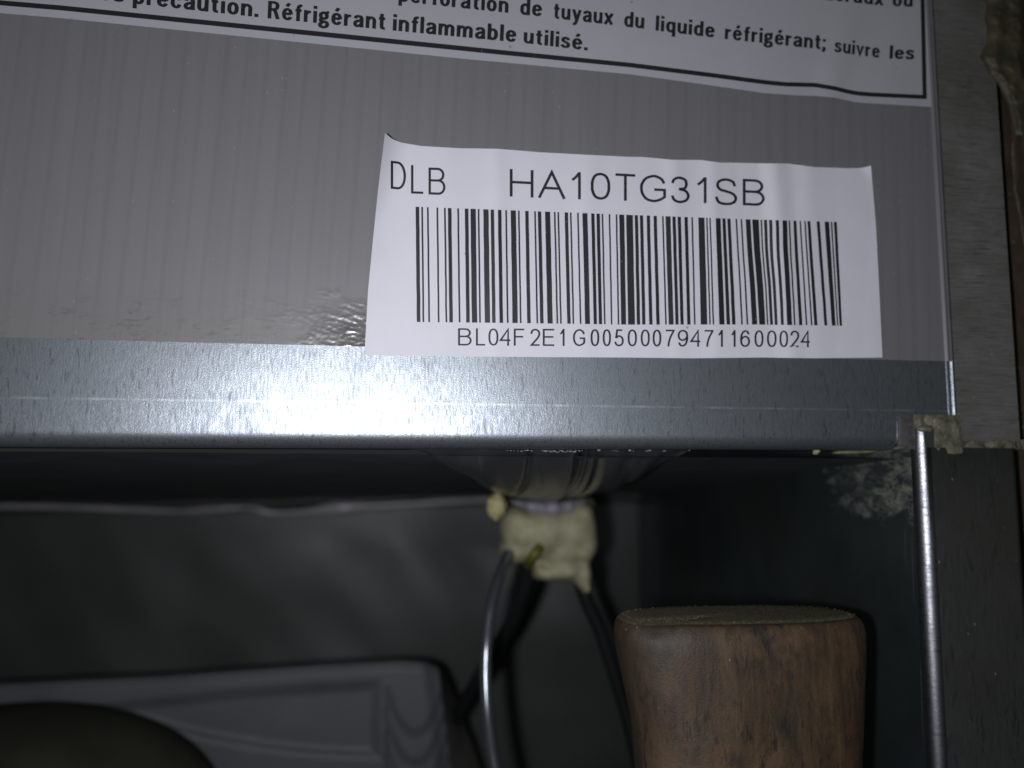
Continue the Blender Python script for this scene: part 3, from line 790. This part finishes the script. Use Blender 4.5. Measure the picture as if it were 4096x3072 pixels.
# ================================================================== INSIDE THE BAY
# grey thin sheet bulging down from the panel edge
def bulge(u, v):
    # u along the edge, v from the panel edge back towards the foam
    pxe = 1600+1190*u
    a = P(pxe, 1792, .0055)
    low = lerp_pts([(1600,1797),(1700,1828),(1850,1905),(1950,1965),(2050,1992),(2300,1994),(2450,1965),(2560,1925),(2650,1880),(2740,1825),(2790,1797)], pxe)
    Yb = .006+.075*min(1, max(0.02, (low-1792)/190.0))
    pb = P(pxe+(2200-pxe)*.12, low, Yb)
    p = a.lerp(pb, v)
    sag = math.sin(math.pi*v)*.0035*min(1, (low-1792)/150.0)
    f = 0
    for c, wd, am, sl in ((2330, 13, .0024, -150), (2290, 12, -.0022, -150), (2120, 12, .0018, -190), (2362, 10, .0014, -150), (2400, 18, .0009, -110), (2180, 30, -.0006, -60), (2520, 30, .0006, 40)):
        x = (pxe-c-sl*v*v)/wd; f += am*math.exp(-x*x)
    f += .0008*noise.noise(Vector((pxe*.01, v*2, 5)))+.0003*noise.noise(Vector(((pxe+170*v*v)*.018, v*.8, 7)))
    return Vector((p.x, p.y, p.z-sag+f*min(1, v*5+.1)*(1-.4*v)))
V, Fc = grid(bulge, 260, 40)
tag(mesh('plastic_sheet', V, Fc, M['sheet'], True), 'thin grey plastic sheet sagging in folds beneath the panel edge', 'plastic sheet')
for i, (px, l) in enumerate(((2040, 45), (2190, 45), (2255, 100), (2395, 16), (2460, 22), (2525, 20), (2590, 24), (2660, 20))):
    pass
fl = []
for px in list(range(2030, 2130, 14))+list(range(2170, 2330, 6))+[2395, 2450, 2462, 2474, 2520, 2532, 2590, 2600, 2655, 2665, 2760]:
    fl.append(blob(*P(px+random.uniform(-3, 3), 1803+random.uniform(-2, 6 if 2170 < px < 2330 else 2), .0050), .00035*random.uniform(.5, 1.5), .0002, .00012*random.uniform(.5, 1.6), .4, 2, 1, px))
M['residue'] = plain('pale_glue_residue', (.2, .2, .21), .6)
gl = mesh('glue_residue', *join(*fl), M['residue'], False); tag(gl, 'row of pale glue flecks where the plastic sheet meets the panel edge', 'glue', None, 'stuff')

# foam lump with taped top
YF = .085
def lumpf(q, n):
    return q
out_l = [(1985,2055),(2020,2100),(2010,2190),(2005,2240),(2060,2255),(2110,2250)]
fl_ = empty('foam_lump', P(2190, 2180, YF), 'lumpy cream foam plug under the ceiling with cables coming out', 'foam')
D1 = P(2190, 2130, YF)
def at(px, py, Y): return P(px, py, Y)
sc = (P(2200, 2130, YF)-P(2100, 2130, YF)).length/100
parts = []
for (px, py, rx, rz, dy) in ((2090,2120,95,85,0),(2180,2120,110,95,-.002),(2280,2115,108,100,-.001),(2320,2170,68,85,.001),(2060,2195,68,62,.003),(2130,2190,60,50,.001),
                             (2240,2200,100,62,.001),(2180,2285,52,38,.003),(2250,2270,88,52,.002),(2318,2290,44,66,.003),(2330,2345,22,30,.003),(2310,2050,62,52,.001),(2060,2075,62,52,.001),(2140,2275,22,42,.003)):
    parts.append(blob(*P(px, py, YF+.004+dy), rx*sc, .010, rz*sc, .06, 1.2, 3, px*.1))
fb = mesh('foam_body', *join(*parts), M['foam'], True, fl_)
md = fb.modifiers.new('remesh', 'REMESH'); md.mode = 'VOXEL'; md.voxel_size = .0007; md.use_smooth_shade = True
md = fb.modifiers.new('smooth', 'SMOOTH'); md.iterations = 22; md.factor = .6
# neck of the lump up to the ceiling
nk = blob(*P(2200, 2012, YF+.014), 185*sc, .012, 45*sc, .14, 1.1, 4, 9)
M['foam_shade'] = foam('brown_shaded_foam', (.085, .08, .055), (.13, .122, .085), 160, .0002)  # darker copy of the cream foam, the neck's shade is in its colour
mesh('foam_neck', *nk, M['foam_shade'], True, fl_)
def tapef(u, v):
    px = 2040+300*u; py = lerp_pts([(2040,1998),(2120,2006),(2250,2010),(2340,1996)], px)+v*lerp_pts([(2040,12),(2120,42),(2180,52),(2300,42),(2340,22)], px)
    return P(px, py, YF-.0098-.002*math.sin(math.pi*v)+.0016*abs(math.sin(px*.055))+.012*(2*u-1)**2+.0008*noise.noise(Vector((px*.03, py*.02, 1))))
mesh('tape_band', *grid(tapef, 90, 16), M['tape'], True, fl_)
tag(mesh('foam_ball', *blob(*P(1985, 2025, YF-.008), 38*sc, 36*sc, 50*sc, .18, 1.1, 4, 11), M['foam_yellow'], True), 'small yellow foam ball at the upper left of the cream lump', 'foam')

def cable(name, pts, r, mat, label, group='cables in the compressor bay'):
    cv = cr([P(*p) for p in pts], 10)
    o = mesh(name, *tube(cv, r, 18), mat, True)
    return tag(o, label, 'cable', group)
pxs = lambda Y: (Y+.17)/F
cable('cable', [(2035, 2215, .082), (2000, 2300, .075), (1965, 2420, .07), (1948, 2560, .066), (1943, 2700, .064), (1950, 2850, .062), (1968, 3000, .061), (1990, 3120, .06), (2030, 3300, .06)], 24*pxs(.065), M['cable_grey'],
      'glossy grey cable with a silver highlight, running straight down in front')
cable('cable', [(2120, 2230, .088), (2105, 2330, .095), (2060, 2460, .105), (1990, 2590, .12), (1900, 2740, .135), (1835, 2850, .15), (1790, 2950, .165)], 30*pxs(.11), M['cable'],
      'black cable curving down to the left behind the glossy one')
cable('cable', [(2310, 2290, .088), (2345, 2400, .09), (2400, 2520, .092), (2440, 2640, .094), (2490, 2800, .096), (2530, 2950, .097), (2570, 3150, .098), (2590, 3300, .098)], 29*pxs(.09), M['cable'],
      'black cable slanting down behind the wooden block')
tag(mesh('earth_wire', *tube(cr([P(2158, 2190, .080), P(2142, 2212, .077), P(2126, 2236, .079), P(2116, 2256, .086)], 6), 20*pxs(.08), 12), M['earth'], True), 'short stub of yellow-green wire sticking out of the foam', 'wire')

# grey plastic box, lower left
YB = .135
bx = empty('plastic_box', P(900, 3072, YB+.03), 'grey moulded plastic box with a recessed lid and scalloped right end', 'box')
top_ = [(-500,2782),(0,2742),(640,2712),(1000,2686),(1300,2665),(1600,2650),(1700,2655),(1760,2680)]
def boxf(u, v):
    pxr = 1752+v*85
    px = -500+(pxr+500)*u
    t = lerp_pts(top_, px); py = t+(3330-t)*v
    h = 0
    # lip along the top edge, rolled back at the rim
    dtop = py-t
    h -= .0012*(1-smooth01(dtop/30))
    lip = 70+45*max(0, (900-px)/900)
    # recess panel
    d = min((1530-px)/55, (py-(t+lip)+12)/55, (3045-14*((px-1510)/300)**2-py)/60)
    h -= .0020*smooth01(d)
    # scallops in the right end
    if px > 1548:
        for c0 in (2905, 3025, 3145, 3265):
            yb = c0-125*abs((px-1660)/95.0)**2.2
            h -= .0016*smooth01((py-yb)/50)
    dr = (pxr-px); h -= .0025*(1-smooth01(dr/70))
    return P(px, py, YB-h)
V, Fc = grid(boxf, 230, 90)
mesh('lid', V, Fc, M['box'], True, bx)
def boxs(u, v):
    a = boxf(1, v); px = lerp_pts([(0,1768),(.06,1790),(.5,1900),(.62,1925),(1,2010)], v)
    py = 2652+v*(3330-2652)
    b = P(px, py+18, YB+.028)
    q = a.lerp(b, u); return q
M['box_side'] = plain('olive_grey_plastic', (.085, .083, .075), .6)
mesh('end_wall', *grid(boxs, 10, 40), M['box_side'], True, bx)
def boxt(u, v):
    a = boxf(u, 0); return Vector((a.x, a.y+.004*v, a.z+.0004*v))
mesh('top_wall', *grid(boxt, 60, 4), M['box'], True, bx)
c = P(60, 3290, .115); s_ = pxs(.115)
tag(mesh('compressor', *blob(c.x, c.y, c.z, 700*s_, .03, 400*s_, .01, 1, 5, 3), M['dome'], True), 'dark olive domed compressor in front of the grey plastic box', 'compressor')

# ================================================================== WOODEN BLOCK
wl = [(2425,2520),(2440,2505),(2455,2488),(2480,2470),(2520,2464),(2560,2468),(2640,2484),(2740,2506),(2850,2530),(2960,2543),(3072,2552),(3600,2590)]
wr = [(2425,3350),(2440,3378),(2455,3400),(2480,3420),(2520,3430),(2600,3432),(2800,3424),(3072,3412),(3600,3396)]
wd = empty('wooden_block', (P(2960, 3072).x, .0, -.165), 'worn dark brown wooden leg with a dusty felt top, right of the cables', 'wooden leg')
YC = -.001; HD = .0125
zt = P(2960, 2462, YC).z
def wx(z, side):
    py = 2462+(zt-z)/170e-3*0   # photo row of this height at the block's middle
    # invert: find py for z at depth YC
    lo, hi = 2300, 8000
    for _ in range(40):
        mid = (lo+hi)/2
        if P(2960, mid, YC).z > z: lo = mid
        else: hi = mid
    py = min(lo, 3600)
    tab = wl if side < 0 else wr
    return P(lerp_pts(tab, py), py, YC).x
rings = []
SEG = 96
def ring(z, ins, hd=HD):
    sh = .0022*(1-math.sqrt(max(0, 1-(1-min(1, (zt-z)/.0055))**2)))
    xl, xr = wx(z, -1)+ins, wx(z, 1)-ins
    cx, rx = (xl+xr)/2, (xr-xl)/2
    out = []
    for k in range(SEG):
        a = 2*math.pi*k/SEG
        ca, sa = math.cos(a), math.sin(a); n = 2.6
        x = math.copysign(abs(ca)**(2/n), ca); y = math.copysign(abs(sa)**(2/n), sa)
        p = Vector((cx+rx*x, YC-(hd-ins-(sh if y > 0 else 0))*y, z))
        nn = .00018*noise.fractal(Vector((p.x*60, p.y*60, p.z*25)), 1, 2, 3)
        p.x += nn; p.y += nn
        # chipped corner at the upper left front
        dch = Vector((p.x-P(2570, 2475, -.01).x, p.y+.0115, p.z-zt))
        c_ = math.exp(-((dch.x/.0048)**2)-((dch.y/.005)**2))*math.exp(-(max(0, -dch.z)/.0022)**2)
        p.z -= .0012*c_; p.y += .0006*c_
        out.append(p)
    return out
zl = [(zt-.165-.0, 0)]
levels = []
r0 = .0005
for k in range(9):
    a = math.radians(90*k/8); levels.append((zt-r0*(1-math.sin(a)), r0*(1-math.cos(a))*.9))
levels = levels[::1]
zz = [zt-r0-.0002-.0006*i for i in range(0, 10)]+[zt-r0-.0062-.128*((i/60)**1.5) for i in range(1, 61)]
zz = [z for z in zz if z > -.165]+[-.165]
seqs = [(z, 0) for z in reversed(zz)]+levels
V = []; 
for z, ins in seqs: V += ring(z, ins)
nr = len(seqs)
Fc = [(i*SEG+k, i*SEG+(k+1) % SEG, (i+1)*SEG+(k+1) % SEG, (i+1)*SEG+k) for i in range(nr-1) for k in range(SEG)]
Fc.append(tuple(range(SEG-1, -1, -1)))
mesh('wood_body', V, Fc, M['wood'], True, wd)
# felt top, made of shrinking rings
V = []; top = ring(zt, r0*.9)
cxy = sum((Vector(p) for p in top), Vector())/SEG
NR = 12
for j in range(NR+1):
    s = 1-j/NR
    for p in top:
        q = cxy.lerp(p, s)
        e = smooth01((1-s)*9)
        V.append(Vector((q.x, q.y, p.z*s+zt*(1-s)+.0004*e+.00012*e*noise.noise(q*800))))
Fc = [(i*SEG+k, i*SEG+(k+1) % SEG, (i+1)*SEG+(k+1) % SEG, (i+1)*SEG+k) for i in range(NR) for k in range(SEG)]
mesh('felt_pad', V, Fc, M['felt'], True, wd)
Vf = []; Ff = []
for i in range(5200):
    a = random.random()*2*math.pi; rr = math.sqrt(random.random())
    k = int(a/(2*math.pi)*SEG) % SEG
    p = cxy.lerp(top[k], rr*.99); p = Vector((p.x, p.y, zt+.0002))
    d = Vector((random.gauss(0.3, .7), random.gauss(0, .7), random.uniform(.2, .8))).normalized()*random.uniform(.0002, .00045)
    w = d.cross(Vector((random.random(), random.random(), .3))).normalized()*.00004
    o = len(Vf); Vf += [p-w, p+w, p+d]; Ff.append((o, o+1, o+2))
fz = mesh('felt_fibres', Vf, Ff, M['fuzz'], False, wd); fz['kind'] = 'stuff'
# bare chip
pc = [P(2505, 2462, -.0095), P(2560, 2466, -.0115), P(2640, 2480, -.0122), P(2655, 2488, -.0124)]
print('scene built', len(bpy.data.objects), 'XW', XW, 'zb', zbend(0), 'zceil', zc_back, 'zt', zt)
